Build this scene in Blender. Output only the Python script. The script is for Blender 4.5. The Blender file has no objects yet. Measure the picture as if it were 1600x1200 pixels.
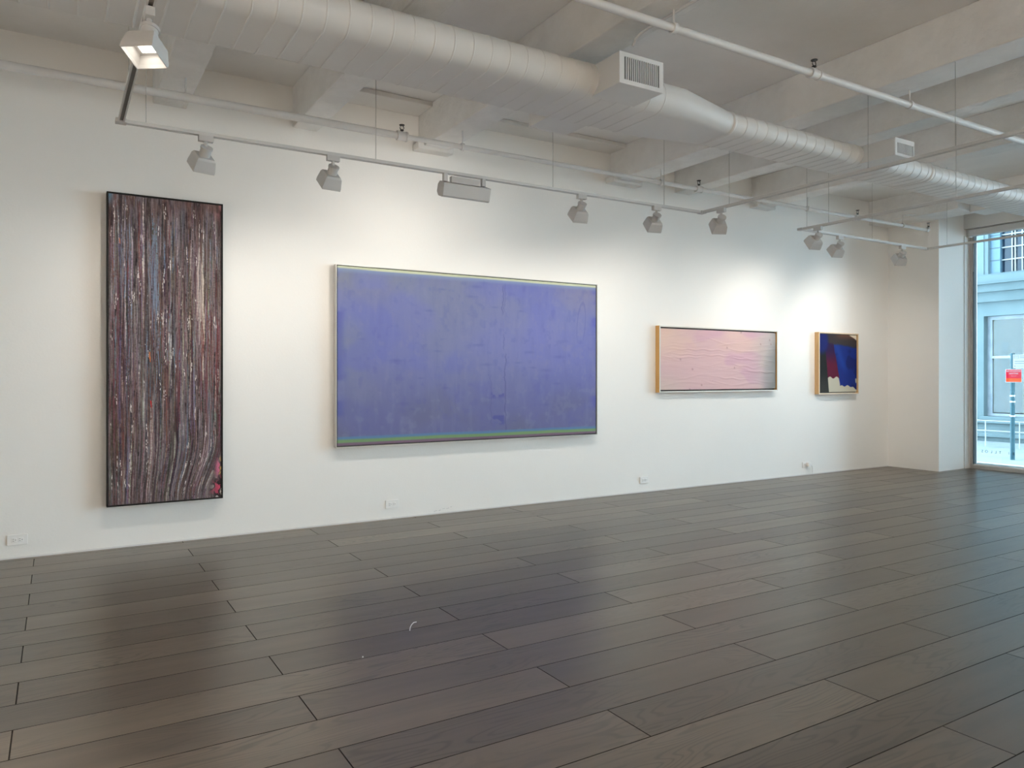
import bpy, math, random
import numpy as np
from mathutils import Vector, Matrix

R = math.radians
sc = bpy.context.scene
C = sc.collection

# ------------------------------------------------------------------ camera
# X runs along the picture wall towards the window, Y towards the picture wall, camera above the origin
cam = bpy.data.cameras.new('camera')
cam.sensor_width = 36.0
cam.lens = 1168.0 / 1600.0 * 36.0
cam.shift_y = -13.0 / 1600.0
cam.clip_start = 0.05
camo = bpy.data.objects.new('camera', cam)
C.objects.link(camo)
camo.location = (0, 0, 1.3)
PHI = math.atan(1920 / 1168.0)
camo.rotation_euler = (R(90), 0, PHI - R(90))
sc.camera = camo

# ------------------------------------------------------------------ world, exposure
w = bpy.data.worlds.new('daylight')
sc.world = w
w.use_nodes = True
w.node_tree.nodes['Background'].inputs[0].default_value = (0.64, 0.83, 1.0, 1)
w.node_tree.nodes['Background'].inputs[1].default_value = 12.0
vs = sc.view_settings
vs.view_transform = 'Standard'
vs.look = 'None'
vs.gamma = 1.0
vs.use_curve_mapping = False
vs.exposure = 0.22
sc.cycles.max_bounces = 10
sc.cycles.diffuse_bounces = 6
sc.cycles.transparent_max_bounces = 12
sc.cycles.sample_clamp_indirect = 6.0
sc.cycles.use_denoising = True

SPOT_W = 27.5          # each wall-lighting track head
WASH_W = 60.0         # the linear wall washer
LAMP_COL = (1.0, 0.93, 0.835)

# ------------------------------------------------------------------ helpers
def s2l(c):
    c = np.asarray(c, float) / 255.0
    return np.where(c <= 0.04045, c / 12.92, ((c + 0.055) / 1.055) ** 2.4)

class MB:
    """collects shapes, builds ONE mesh object"""
    def __init__(self): self.v = []; self.f = []
    def add(self, vs_, fs):
        n = len(self.v)
        self.v += [tuple(p) for p in vs_]
        self.f += [tuple(i + n for i in f) for f in fs]
        return self
    def box(self, a, b, M=None):
        x0, y0, z0 = a; x1, y1, z1 = b
        vs_ = [(x0,y0,z0),(x1,y0,z0),(x1,y1,z0),(x0,y1,z0),(x0,y0,z1),(x1,y0,z1),(x1,y1,z1),(x0,y1,z1)]
        if M is not None: vs_ = [M @ Vector(p) for p in vs_]
        return self.add(vs_, [(0,3,2,1),(4,5,6,7),(0,1,5,4),(1,2,6,5),(2,3,7,6),(3,0,4,7)])
    def frustum(self, r0, r1, z0, z1, M=None, n=4, sx=1.0):
        # square/round section along local z, half-size r0 at z0 and r1 at z1
        vs_ = []
        for r, z in ((r0, z0), (r1, z1)):
            for i in range(n):
                a = 2 * math.pi * (i + .5) / n
                k = r / math.cos(math.pi / n) if n == 4 else r
                vs_.append(Vector((k * math.cos(a) * sx, k * math.sin(a), z)))
        if M is not None: vs_ = [M @ p for p in vs_]
        fs = [tuple(range(n))[::-1], tuple(range(n, 2 * n))]
        for i in range(n):
            j = (i + 1) % n
            fs.append((i, j, n + j, n + i))
        return self.add(vs_, fs)
    def tube(self, pts, r, n=12, cap=True):
        pts = [Vector(p) for p in pts]
        rings = []
        for i, p in enumerate(pts):
            d = (pts[min(i + 1, len(pts) - 1)] - pts[max(i - 1, 0)]).normalized()
            up = Vector((0, 0, 1)) if abs(d.z) < .9 else Vector((1, 0, 0))
            a = d.cross(up).normalized(); b = d.cross(a)
            rr = r[i] if isinstance(r, (list, tuple)) else r
            rings.append([p + a * rr * math.cos(2*math.pi*k/n) + b * rr * math.sin(2*math.pi*k/n) for k in range(n)])
        return self.loft(rings, cap)
    def loft(self, rings, cap=True):
        n = len(rings[0]); vs_ = [p for rg in rings for p in rg]; fs = []
        for i in range(len(rings) - 1):
            for k in range(n):
                j = (k + 1) % n
                fs.append((i*n+k, i*n+j, (i+1)*n+j, (i+1)*n+k))
        if cap:
            fs.append(tuple(range(n))[::-1]); fs.append(tuple(range((len(rings)-1)*n, len(rings)*n)))
        return self.add(vs_, fs)
    def mesh(self, name, mat, smooth=False):
        m = bpy.data.meshes.new(name)
        m.from_pydata(self.v, [], self.f)
        m.update()
        if mat: m.materials.append(mat)
        if smooth:
            m.polygons.foreach_set('use_smooth', [True] * len(m.polygons))
            m.set_sharp_from_angle(angle=R(38))
        return m
    def build(self, name, mat, parent=None, smooth=False, bevel=0.0):
        o = bpy.data.objects.new(name, self.mesh(name, mat, smooth))
        C.objects.link(o)
        if parent is not None: o.parent = parent
        if bevel:
            b = o.modifiers.new('bevel', 'BEVEL'); b.width = bevel; b.segments = 2; b.limit_method = 'ANGLE'; b.angle_limit = R(40)
        return o

def tag(o, label=None, cat=None, group=None, kind=None):
    if label: o['label'] = label
    if cat: o['category'] = cat
    if group: o['group'] = group
    if kind: o['kind'] = kind
    return o

def thing(name, loc, label, cat, group=None):
    o = bpy.data.objects.new(name, None); o.empty_display_size = .1
    C.objects.link(o); o.location = loc
    return tag(o, label, cat, group)

def struct(o): o['kind'] = 'structure'; return o

def rel(mb, o):
    """shift a mesh builder's world coordinates into the frame of an unrotated parent"""
    l = o.location; mb.v = [(p[0]-l.x, p[1]-l.y, p[2]-l.z) for p in mb.v]; return mb

def text_mesh(body, size, mat, depth=0.001):
    cu = bpy.data.curves.new('lettering', 'FONT'); cu.body = body; cu.size = size
    cu.align_x = 'CENTER'; cu.align_y = 'CENTER'; cu.extrude = depth
    t = bpy.data.objects.new('lettering', cu); C.objects.link(t)
    dg = bpy.context.evaluated_depsgraph_get()
    me = bpy.data.meshes.new_from_object(t.evaluated_get(dg))
    bpy.data.objects.remove(t); bpy.data.curves.remove(cu)
    me.materials.clear(); me.materials.append(mat)
    return me

# ------------------------------------------------------------------ materials
def mat(name, col, rough=.5, metal=0.0, spec=.5):
    m = bpy.data.materials.new(name); m.use_nodes = True
    b = m.node_tree.nodes['Principled BSDF']
    b.inputs['Base Color'].default_value = (*col, 1)
    b.inputs['Roughness'].default_value = rough
    b.inputs['Metallic'].default_value = metal
    b.inputs['Specular IOR Level'].default_value = spec
    return m

def nodes(m):
    nt = m.node_tree; return nt, nt.nodes['Principled BSDF'], (lambda t: nt.nodes.new(t)), nt.links.new

def noisy(name, c0, c1, scale=3.0, rough=.6, bump=.0, bscale=40.0, detail=5, stretch=(1,1,1), metal=0.0, spec=.4, coord='Object'):
    """paint/stone: two close tones mixed by noise, fine relief from a second noise"""
    m = mat(name, c0, rough, metal, spec); nt, b, N, L = nodes(m)
    tc = N('ShaderNodeTexCoord'); mp = N('ShaderNodeMapping'); mp.inputs['Scale'].default_value = stretch
    L(tc.outputs[coord], mp.inputs['Vector'])
    n = N('ShaderNodeTexNoise'); n.inputs['Scale'].default_value = scale; n.inputs['Detail'].default_value = detail
    L(mp.outputs[0], n.inputs['Vector'])
    r = N('ShaderNodeValToRGB'); r.color_ramp.elements[0].position = .35; r.color_ramp.elements[1].position = .65
    r.color_ramp.elements[0].color = (*c0, 1); r.color_ramp.elements[1].color = (*c1, 1)
    L(n.outputs['Fac'], r.inputs[0]); L(r.outputs[0], b.inputs['Base Color'])
    if bump:
        n2 = N('ShaderNodeTexNoise'); n2.inputs['Scale'].default_value = bscale; n2.inputs['Detail'].default_value = 6
        L(mp.outputs[0], n2.inputs['Vector'])
        bp = N('ShaderNodeBump'); bp.inputs['Strength'].default_value = bump; bp.inputs['Distance'].default_value = .02
        L(n2.outputs['Fac'], bp.inputs['Height']); L(bp.outputs[0], b.inputs['Normal'])
    return m

def emit(name, col, k):
    m = bpy.data.materials.new(name); m.use_nodes = True; nt = m.node_tree
    nt.nodes.remove(nt.nodes['Principled BSDF'])
    e = nt.nodes.new('ShaderNodeEmission'); e.inputs[0].default_value = (*col, 1); e.inputs[1].default_value = k
    nt.links.new(e.outputs[0], nt.nodes['Material Output'].inputs[0]); return m

M_wall = noisy('white wall paint', (.865,.85,.82), (.88,.865,.835), 1.2, .75, .04, 60)
M_ceil = noisy('painted concrete', (.76,.745,.725), (.81,.795,.775), 2.2, .8, .22, 9, 8)
M_beam = noisy('painted rough concrete beam', (.75,.735,.715), (.81,.795,.775), 5.0, .8, .7, 14, 9)
M_duct = noisy('painted duct metal', (.66,.645,.625), (.69,.675,.655), 2.0, .5, .03, 8)
M_white = mat('white enamel', (.72,.71,.70), .45)
M_head = mat('white lamp housing', (.52,.505,.49), .5)
M_rail_white = mat('white track enamel', (.56,.55,.535), .5)
M_pipe = mat('white painted pipe', (.63,.615,.60), .55)
M_dark = mat('blackened brass', (.03,.03,.03), .45, .5)
M_groove = mat('dark groove', (.05,.05,.05), .7)
M_joint = mat('dark plank joint', (.035,.030,.026), .9, 0, .1)
M_slotrail = mat('track contact slot', (.16,.155,.15), .6)
M_steel = mat('steel wire', (.45,.44,.42), .4, .7)
M_plate = mat('white plastic plate', (.86,.85,.83), .35)
M_slot = mat('socket slot', (.12,.115,.11), .6)
M_brickdark = mat('grey upper storeys', (.22,.22,.22), .9)
M_bead = mat('white window bead', (.82,.82,.81), .4)
M_casing = mat('greyish casing paint', (.60,.57,.53), .6)
M_alu = noisy('brushed window aluminium', (.50,.49,.47), (.56,.55,.53), 6, .4, 0, stretch=(1,1,.1), metal=.35)
M_gasket = mat('window gasket', (.02,.025,.03), .6)
M_lit = emit('lit lamp lens', (1.0,.95,.85), 10.0)
M_grille_in = mat('grille shadow box', (.08,.08,.08), .8)

def floor_material():
    m = mat('grey brown oak planks', (.12,.1,.09), .38, 0, .62); nt, b, N, L = nodes(m)
    tc = N('ShaderNodeTexCoord'); oi = N('ShaderNodeObjectInfo')
    off = N('ShaderNodeVectorMath'); off.operation = 'MULTIPLY_ADD'
    cx = N('ShaderNodeCombineXYZ')
    for i, k in enumerate((37.0, 91.0, 53.0)):
        mu = N('ShaderNodeMath'); mu.operation = 'MULTIPLY'; mu.inputs[1].default_value = k
        L(oi.outputs['Random'], mu.inputs[0]); L(mu.outputs[0], cx.inputs[i])
    off.inputs[1].default_value = (1, 1, 1)
    L(tc.outputs['Object'], off.inputs[0]); L(cx.outputs[0], off.inputs[2])
    # cathedral figure: contour lines of a long stretched noise
    mp = N('ShaderNodeMapping'); mp.inputs['Scale'].default_value = (.85, 5.0, 1)
    L(off.outputs[0], mp.inputs['Vector'])
    n1 = N('ShaderNodeTexNoise'); n1.inputs['Scale'].default_value = 1.0; n1.inputs['Detail'].default_value = 2.0; n1.inputs['Roughness'].default_value = .45
    L(mp.outputs[0], n1.inputs['Vector'])
    k1 = N('ShaderNodeMath'); k1.operation = 'MULTIPLY'; k1.inputs[1].default_value = 165.0; L(n1.outputs['Fac'], k1.inputs[0])
    sn = N('ShaderNodeMath'); sn.operation = 'SINE'; L(k1.outputs[0], sn.inputs[0])
    rs = N('ShaderNodeMapRange'); rs.inputs[1].default_value = .25; rs.inputs[2].default_value = 1.0; L(sn.outputs[0], rs.inputs[0])
    # the figure shows only in patches
    n3 = N('ShaderNodeTexNoise'); n3.inputs['Scale'].default_value = 1.6; n3.inputs['Detail'].default_value = 1.0
    L(off.outputs[0], n3.inputs['Vector'])
    r3 = N('ShaderNodeMapRange'); r3.inputs[1].default_value = .42; r3.inputs[2].default_value = .66; L(n3.outputs['Fac'], r3.inputs[0])
    fig = N('ShaderNodeMath'); fig.operation = 'MULTIPLY'; L(rs.outputs[0], fig.inputs[0]); L(r3.outputs[0], fig.inputs[1])
    # fibres
    mp2 = N('ShaderNodeMapping'); mp2.inputs['Scale'].default_value = (2.2, 95.0, 1); L(off.outputs[0], mp2.inputs['Vector'])
    n2 = N('ShaderNodeTexNoise'); n2.inputs['Scale'].default_value = 1.0; n2.inputs['Detail'].default_value = 6.0; L(mp2.outputs[0], n2.inputs['Vector'])
    # broad cloudy streaks
    mp4 = N('ShaderNodeMapping'); mp4.inputs['Scale'].default_value = (.9, 9.0, 1); L(off.outputs[0], mp4.inputs['Vector'])
    n4 = N('ShaderNodeTexNoise'); n4.inputs['Scale'].default_value = 1.3; n4.inputs['Detail'].default_value = 4.0; L(mp4.outputs[0], n4.inputs['Vector'])
    base = N('ShaderNodeValToRGB'); e = base.color_ramp.elements
    e[0].position = 0; e[0].color = (.082,.063,.047,1); e[1].position = 1; e[1].color = (.156,.124,.094,1)
    mid = base.color_ramp.elements.new(.5); mid.color = (.115,.091,.069,1)
    L(oi.outputs['Random'], base.inputs[0])
    def mixmul(fac_out, lo, hi, col_in):
        mr = N('ShaderNodeMapRange'); mr.inputs[1].default_value = .25; mr.inputs[2].default_value = .75
        mr.inputs[3].default_value = lo; mr.inputs[4].default_value = hi; L(fac_out, mr.inputs[0])
        vm = N('ShaderNodeVectorMath'); vm.operation = 'SCALE'; L(col_in, vm.inputs[0]); L(mr.outputs[0], vm.inputs['Scale']); return vm.outputs[0]
    c = mixmul(n4.outputs['Fac'], .82, 1.18, base.outputs[0])
    c = mixmul(n2.outputs['Fac'], .93, 1.07, c)
    dk = N('ShaderNodeMapRange'); dk.inputs[3].default_value = 1.0; dk.inputs[4].default_value = .62; L(fig.outputs[0], dk.inputs[0])
    vm = N('ShaderNodeVectorMath'); vm.operation = 'SCALE'; L(c, vm.inputs[0]); L(dk.outputs[0], vm.inputs['Scale'])
    L(vm.outputs[0], b.inputs['Base Color'])
    rr = N('ShaderNodeMapRange'); rr.inputs[3].default_value = .30; rr.inputs[4].default_value = .38; L(n2.outputs['Fac'], rr.inputs[0]); L(rr.outputs[0], b.inputs['Roughness'])
    hs = N('ShaderNodeMath'); hs.operation = 'MULTIPLY_ADD'; hs.inputs[1].default_value = -.5; L(fig.outputs[0], hs.inputs[0]); L(n2.outputs['Fac'], hs.inputs[2])
    bp = N('ShaderNodeBump'); bp.inputs['Strength'].default_value = .03; bp.inputs['Distance'].default_value = .0015
    L(hs.outputs[0], bp.inputs['Height']); L(bp.outputs[0], b.inputs['Normal'])
    return m
M_floor = floor_material()

def glass_material():
    m = bpy.data.materials.new('clear window glass'); m.use_nodes = True; nt = m.node_tree
    nt.nodes.remove(nt.nodes['Principled BSDF'])
    t = nt.nodes.new('ShaderNodeBsdfTransparent'); t.inputs[0].default_value = (.90,.97,.98,1)
    g = nt.nodes.new('ShaderNodeBsdfGlossy'); g.inputs['Roughness'].default_value = .02
    fr = nt.nodes.new('ShaderNodeFresnel'); fr.inputs[0].default_value = 1.45
    mx = nt.nodes.new('ShaderNodeMixShader')
    nt.links.new(fr.outputs[0], mx.inputs[0]); nt.links.new(t.outputs[0], mx.inputs[1]); nt.links.new(g.outputs[0], mx.inputs[2])
    nt.links.new(mx.outputs[0], nt.nodes['Material Output'].inputs[0]); return m
M_glass = glass_material()

# ------------------------------------------------------------------ room shell
D = 6.37            # picture wall
XW = 11.1           # glazing plane
XB, YR = -3.5, -4.2 # wall behind the camera side, wall opposite the pictures
ZC = 3.742          # slab underside
ZB = 3.40           # beam undersides

struct(MB().box((XB-.15, D, -.15), (XW+.3, D+.2, ZC+.2)).build('wall_left', M_wall))
struct(MB().box((XB-.2, YR-.2, -.15), (XB, D, ZC+.2)).build('wall_back', M_wall))
struct(MB().box((XB, YR-.2, -.15), (XW+.3, YR, ZC+.2)).build('wall_right', M_wall))
# window end: corner pilaster, return by the far corner
struct(MB().box((10.2, 5.645, 0), (10.99, D, ZC)).build('wall_front', M_wall))
struct(MB().box((10.99, 5.70, -.15), (11.09, D, ZC+.2)).build('wall_front.001', M_wall))
struct(MB().box((XW-.12, YR, -.15), (XW+.3, -3.7, ZC)).build('wall_front.002', M_wall))
# unseen storeys above, added to keep sky light off the street front
struct(MB().box((XB-.2, YR-4.0, ZC+.2), (XW+.2, D+3.0, 15.0)).build('wall_upper', M_brickdark))
# thin pale joint bead at the foot of the walls
tr = struct(MB().box((XB, D-.006, 0), (10.2, D, .012)).build('trim_1', M_white))

ceil = struct(MB().box((XB, YR, ZC), (XW+.3, D, ZC+.2)).build('ceiling', M_ceil))
beams = [(-2.9,-2.65),(-1.9,-1.65),(-.95,-.72),(.63,.87),(1.70,1.91),(2.86,3.12),(5.12,5.43),(6.06,6.28),(7.35,7.6)]
for x0, x1 in beams:
    MB().box((x0, YR, ZB), (x1, D, ZC)).build('beam', M_beam, ceil, bevel=.008)
MB().box((9.74, 5.15, 3.415), (10.2, D, ZC)).build('beam', M_beam, ceil, bevel=.008)
MB().box((10.01, YR, ZB), (10.38, 5.15, ZC)).build('beam', M_beam, ceil, bevel=.008)
# stepped strips where the slab meets the picture wall
MB().box((1.91, 6.06, 3.70), (2.86, D, ZC)).build('slab_edge_strip', M_ceil, ceil, bevel=.006)
MB().box((3.12, 6.10, 3.70), (5.12, D, ZC)).build('slab_edge_strip', M_ceil, ceil, bevel=.006)
# bearing pads under the beam ends
for x0, x1 in [(2.80,3.16),(5.06,5.47),(7.31,7.64)]:
    MB().box((x0, 6.24, 3.37), (x1, D, 3.43)).build('bearing_pad', M_beam, ceil, bevel=.006)
# header above the glazing
struct(MB().box((10.82, YR, 3.345), (XW+.3, 5.70, ZC)).build('trim_2', M_wall))

# ------------------------------------------------------------------ floor planks
floor = struct(MB().box((XB, YR, -.15), (XW+.3, D, -.012)).build('floor', M_groove))
PW, PL = .2505, 1.968
def plank_mesh(L, W):
    g = .0011; t = .0014
    mb = MB(); x, y = L/2-g, W/2-g
    rings = [[(-x,-y,-.012),(x,-y,-.012),(x,y,-.012),(-x,y,-.012)], [(-x,-y,-t),(x,-y,-t),(x,y,-t),(-x,y,-t)],
             [(-x+t,-y+t,0),(x-t,-y+t,0),(x-t,y-t,0),(-x+t,y-t,0)]]
    mb.loft(rings); return mb
def plank_data(L, W):
    me = plank_mesh(L, W).mesh('plank', M_floor); me.materials.append(M_joint)     # top face wood, worn dark eased edges
    me.polygons.foreach_set('material_index', [0 if p.normal.z > .95 else 1 for p in me.polygons]); return me
full = plank_data(PL, PW)
rest = MB()
k = math.floor((YR-3.043)/PW)
while 3.043 + k*PW < D:
    y0 = max(3.043 + k*PW, YR); y1 = min(3.043 + (k+1)*PW, D)
    x = (-.14 if k % 2 == 0 else .838) - 3*PL
    while x < XW-.04:
        a, b_ = max(x, XB), min(x+PL, XW-.04)
        if b_-a > .02:
            # planks in front of the camera one by one, those behind it as one part
            if y1 > -1.3 and not (y1 < 1.2 and b_ < -.3) and not (b_ < -1.2 and y1 < 4):
                whole = (b_-a) > PL-.001 and (y1-y0) > PW-.001
                me = full if whole else plank_data(b_-a, y1-y0)
                o = bpy.data.objects.new('plank', me); C.objects.link(o); o.parent = floor
                o.location = ((a+b_)/2, (y0+y1)/2, 0)
            else:
                p = plank_mesh(b_-a, y1-y0)
                rest.add([(q[0]+(a+b_)/2, q[1]+(y0+y1)/2, q[2]) for q in p.v], p.f)
        x += PL
    k += 1
tag(rest.build('plank_rest', M_floor, floor), kind='stuff')

# ------------------------------------------------------------------ window
win = struct(bpy.data.objects.new('window_1', None)); C.objects.link(win); win.location = (XW, 1.0, 0)
def wpart(name, a, b, m, parent=win, bevel=.003):
    return rel(MB().box(a, b), win).build(name, m, parent, bevel=bevel)
XG = 11.03          # glass line
wpart('jamb', (10.97, 5.600, 0), (11.09, 5.70, 3.345), M_alu)
wpart('gasket', (10.974, 5.592, .06), (11.06, 5.600, 3.3), M_gasket, bevel=0)
wpart('bottom_rail', (10.97, -3.7, 0), (11.09, 5.600, .045), M_alu)
wpart('bottom_bead', (10.985, -3.7, .045), (11.02, 5.592, .062), M_bead)
wpart('head_rail', (10.97, -3.7, 3.28), (11.09, 5.600, 3.345), M_alu)
ys = [5.597, 3.25, .95, -1.35, -3.7]
for y in ys[1:-1]:
    wpart('mullion', (10.97, y-.03, .045), (11.09, y+.03, 3.28), M_alu)
for i in range(4):
    wpart('pane', (XG-.004, ys[i+1]+.02, .045), (XG+.004, ys[i]-.004, 3.29), M_glass, bevel=0)
wpart('outer_sill', (11.09, -3.7, -.02), (11.24, 5.70, .075), M_alu)
# casing strip between pilaster and glazing
struct(MB().box((10.83, 5.638, 0), (10.968, 5.66, 3.25)).build('trim_3', M_casing))
struct(MB().box((10.955, 5.632, 0), (10.969, 5.638, 3.25)).build('trim_4', M_white))
# mirrored lettering on the glass, facing the street
let = thing('window_lettering', (XG+.006, 5.0, .225), 'small dark outlined lettering on the glass, reading towards the street', 'lettering')
for ch, y in zip('SOLLTIB', (5.505, 5.45, 5.385, 5.33, 5.275, 5.165, 5.105)):
    me = text_mesh(ch, .052, M_gasket, .0006)
    o = bpy.data.objects.new('letter', me); C.objects.link(o); o.parent = let
    o.location = (0, y-5.0, .02); o.rotation_euler = (R(90), 0, R(90))
shade = thing('roller_shade', (10.92, 1.0, 3.25), 'white roller shade cassette under the header above the window glass', 'shade')
rel(MB().box((10.865, -3.6, 3.245), (10.965, 5.60, 3.335)), shade).build('cassette', M_white, shade, bevel=.012)
rel(MB().box((10.88, 5.60, 3.235), (10.965, 5.63, 3.34)), shade).build('end_bracket', M_white, shade, bevel=.004)
rel(MB().tube([(10.93, 5.565, 3.25), (10.93, 5.57, 3.0), (10.93, 5.57, 2.75)], .004, 6), shade).build('pull_chain', M_steel, shade)

# ------------------------------------------------------------------ ventilation duct
duct = thing('air_duct', (3.0, 4.05, 3.08), 'long white flat-oval air duct with ribbed seams hung below the ceiling beams', 'air duct')
def oval(X, Yn, Yf, Zc, r, n=12):
    ring = []
    for i in range(n+1):
        a = R(90) + math.pi*i/n; ring.append((X, Yn + r*math.cos(a), Zc + r*math.sin(a)))
    for i in range(n+1):
        a = R(-90) + math.pi*i/n; ring.append((X, Yf + r*math.cos(a), Zc + r*math.sin(a)))
    return ring
S1 = (3.853, 4.25, 3.19, .11); S2 = (3.897, 4.15, 3.162, .082)
rel(MB().loft([oval(XB+.02, *S1), oval(3.60, *S1)]), duct).build('wide_section', M_duct, duct, True)
rel(MB().loft([oval(3.60, *S1), oval(3.72, *S1), oval(4.22, *S2)]), duct).build('reducer', M_duct, duct, True)
rel(MB().loft([oval(4.22, *S2), oval(10.84, *S2)]), duct).build('narrow_section', M_duct, duct, True)
def seam(S, wd, h):
    s0 = S[:3] + (S[3]-.002,); s1 = S[:3] + (S[3]+h,)
    mb = MB().loft([oval(-wd, *s0), oval(-wd*.3, *s1), oval(wd*.3, *s1), oval(wd, *s0)], cap=False)
    mb.v = [(p[0], p[1]-4.05, p[2]-3.08) for p in mb.v]; return mb.mesh('duct_seam', M_duct, True)
m1, m2, mj = seam(S1, .008, .003), seam(S2, .008, .003), seam(S2, .022, .010)
x = 1.786 - .1215*43
while x < 3.58:
    if x > XB+.05:
        o = bpy.data.objects.new('duct_seam', m1); C.objects.link(o); o.parent = duct; o.location = (x-3.0, 0, 0)
    x += .1215
x = 4.36
while x < 10.8:
    o = bpy.data.objects.new('duct_seam', m2); C.objects.link(o); o.parent = duct; o.location = (x-3.0, 0, 0)
    x += .113
for x, m_ in ((4.23, mj), (6.80, mj)):
    o = bpy.data.objects.new('joint_band', m_); C.objects.link(o); o.parent = duct; o.location = (x-3.0, 0, 0)
def supply_box(x0, x1, z0, z1, y0, y1, ox, oz, n, side=-1):
    b = rel(MB().box((x0, min(y0,y1), z0), (x1, max(y0,y1), z1)), duct).build('supply_box', M_duct, duct, bevel=.004)
    yf = y0; e = side*.008
    fr = MB()
    def pl(a0, a1, c0, c1): fr.box((a0, min(yf, yf+e), c0), (a1, max(yf, yf+e), c1))
    pl(x0, x1, z0, oz[0]); pl(x0, x1, oz[1], z1); pl(x0, ox[0], oz[0], oz[1]); pl(ox[1], x1, oz[0], oz[1])
    rel(fr, duct).build('grille_frame', M_white, b)
    rel(MB().box((ox[0], min(yf, yf+e*.15), oz[0]), (ox[1], max(yf, yf+e*.15), oz[1])), duct).build('grille_back', M_grille_in, b)
    st = (ox[1]-ox[0])/n
    for i in range(1, n):
        xc = ox[0]+st*i
        rel(MB().box((xc-.0028, min(yf, yf+e*.9), oz[0]), (xc+.0028, max(yf, yf+e*.9), oz[1])), duct).build('louvre', M_white, b)
supply_box(2.92, 3.275, 3.085, 3.278, 3.55, 3.95, (2.958, 3.242), (3.112, 3.252), 17)
supply_box(2.895, 3.235, 3.086, 3.27, 4.52, 4.15, (2.93, 3.20), (3.112, 3.25), 12, side=1)
supply_box(5.77, 6.037, 3.082, 3.225, 3.55, 3.95, (5.80, 6.022), (3.103, 3.188), 13)
# duct straps up to the slab
for x in (-1.9, .25):
    for y in (4.05,):
        rel(MB().tube([(x, y, 3.19), (x, y, ZC)], .004, 6), duct).build('hanger_rod', M_steel, duct)

# ------------------------------------------------------------------ sprinkler pipes
def sprinkler_head(parent, x, y, z):
    h = rel(MB().tube([(x,y,z+.025),(x,y,z+.045)], .011, 8).tube([(x,y,z+.045),(x,y,z+.052)], .016, 6), parent).build('sprinkler_head', M_dark, parent)
    a = MB()
    for s in (-1, 1):
        a.tube([(x+.008*s,y,z+.05),(x+.018*s,y,z+.066),(x+.014*s,y,z+.08),(x+.004*s,y,z+.09)], .0035, 6)
    rel(a, parent).build('frame_arms', M_dark, h)
    rel(MB().tube([(x,y,z+.088),(x,y,z+.093)], .022, 12), parent).build('deflector', M_dark, h)
def pipe_thing(label, y, z, runs, heads, hangers, bends=()):
    p = thing('sprinkler_pipe', (runs[0][0], y, z), label, 'pipe', 'sprinkler pipes below the ceiling')
    for x0, x1, r in runs:
        rel(MB().tube([(x0,y,z),(x1,y,z)], r, 16), p).build('pipe', M_pipe, p, True)
    for x, r in heads:
        f = MB().tube([(x-.04,y,z),(x+.04,y,z)], r+.007, 14).tube([(x,y,z),(x,y,z+.034)], .018, 12)
        f.tube([(x-.045,y,z),(x-.033,y,z)], r+.012, 14).tube([(x+.033,y,z),(x+.045,y,z)], r+.012, 14)
        rel(f, p).build('tee_fitting', M_pipe, p, True)
        sprinkler_head(p, x, y, z)
    for x, top in hangers:
        h = rel(MB().tube([(x,y,z+.02),(x,y,top)], .006, 8), p).build('hanger_rod', M_pipe, p)
        rel(MB().tube([(x-.012,y,z),(x+.012,y,z)], .032, 14), p).build('pipe_clamp', M_pipe, h, True)
    return p
pa = pipe_thing('white sprinkler pipe running along the picture wall under the beam ends', 5.70, 3.262,
    [(XB+.01, 2.41, .029), (2.41, 10.04, .021)], [(2.412,.029),(5.77,.021),(8.49,.021)],
    [(-.83,ZB),(.775,ZB),(2.97,ZB),(5.24,ZB),(7.53,ZB)])
h = rel(MB().tube([(9.45,5.70,3.28),(9.45,5.70,3.40),(9.74,5.70,3.44)], .006, 8), pa).build('hanger_rod', M_pipe, pa)
rel(MB().tube([(9.438,5.70,3.262),(9.462,5.70,3.262)], .032, 14), pa).build('pipe_clamp', M_pipe, h, True)
rel(MB().tube([(9.99,5.70,3.262),(10.03,5.70,3.262),(10.045,5.70,3.272),(10.05,5.70,3.30)], .026, 14), pa).build('elbow', M_pipe, pa, True)
sprinkler_head(pa, 10.05, 5.70, 3.268)
pb = pipe_thing('white sprinkler pipe crossing the open ceiling on the room side of the duct', 3.18, 3.292,
    [(XB+.01, 1.2, .029), (1.2, 10.8, .024)], [(1.2,.029),(4.27,.024),(7.7,.024)],
    [(.75,ZB),(3.02,ZB),(5.36,ZB),(7.5,ZB)])
cd = tag(MB().tube([(3.035, .2, 3.388),(3.035, 3.4, 3.388),(3.03,3.47,3.38),(3.02,3.515,3.355),(3.015,3.53,3.32)], .009, 8).build('conduit', M_pipe, None, True),
         'thin white conduit along the underside of a beam down to the duct', 'conduit')

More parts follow.
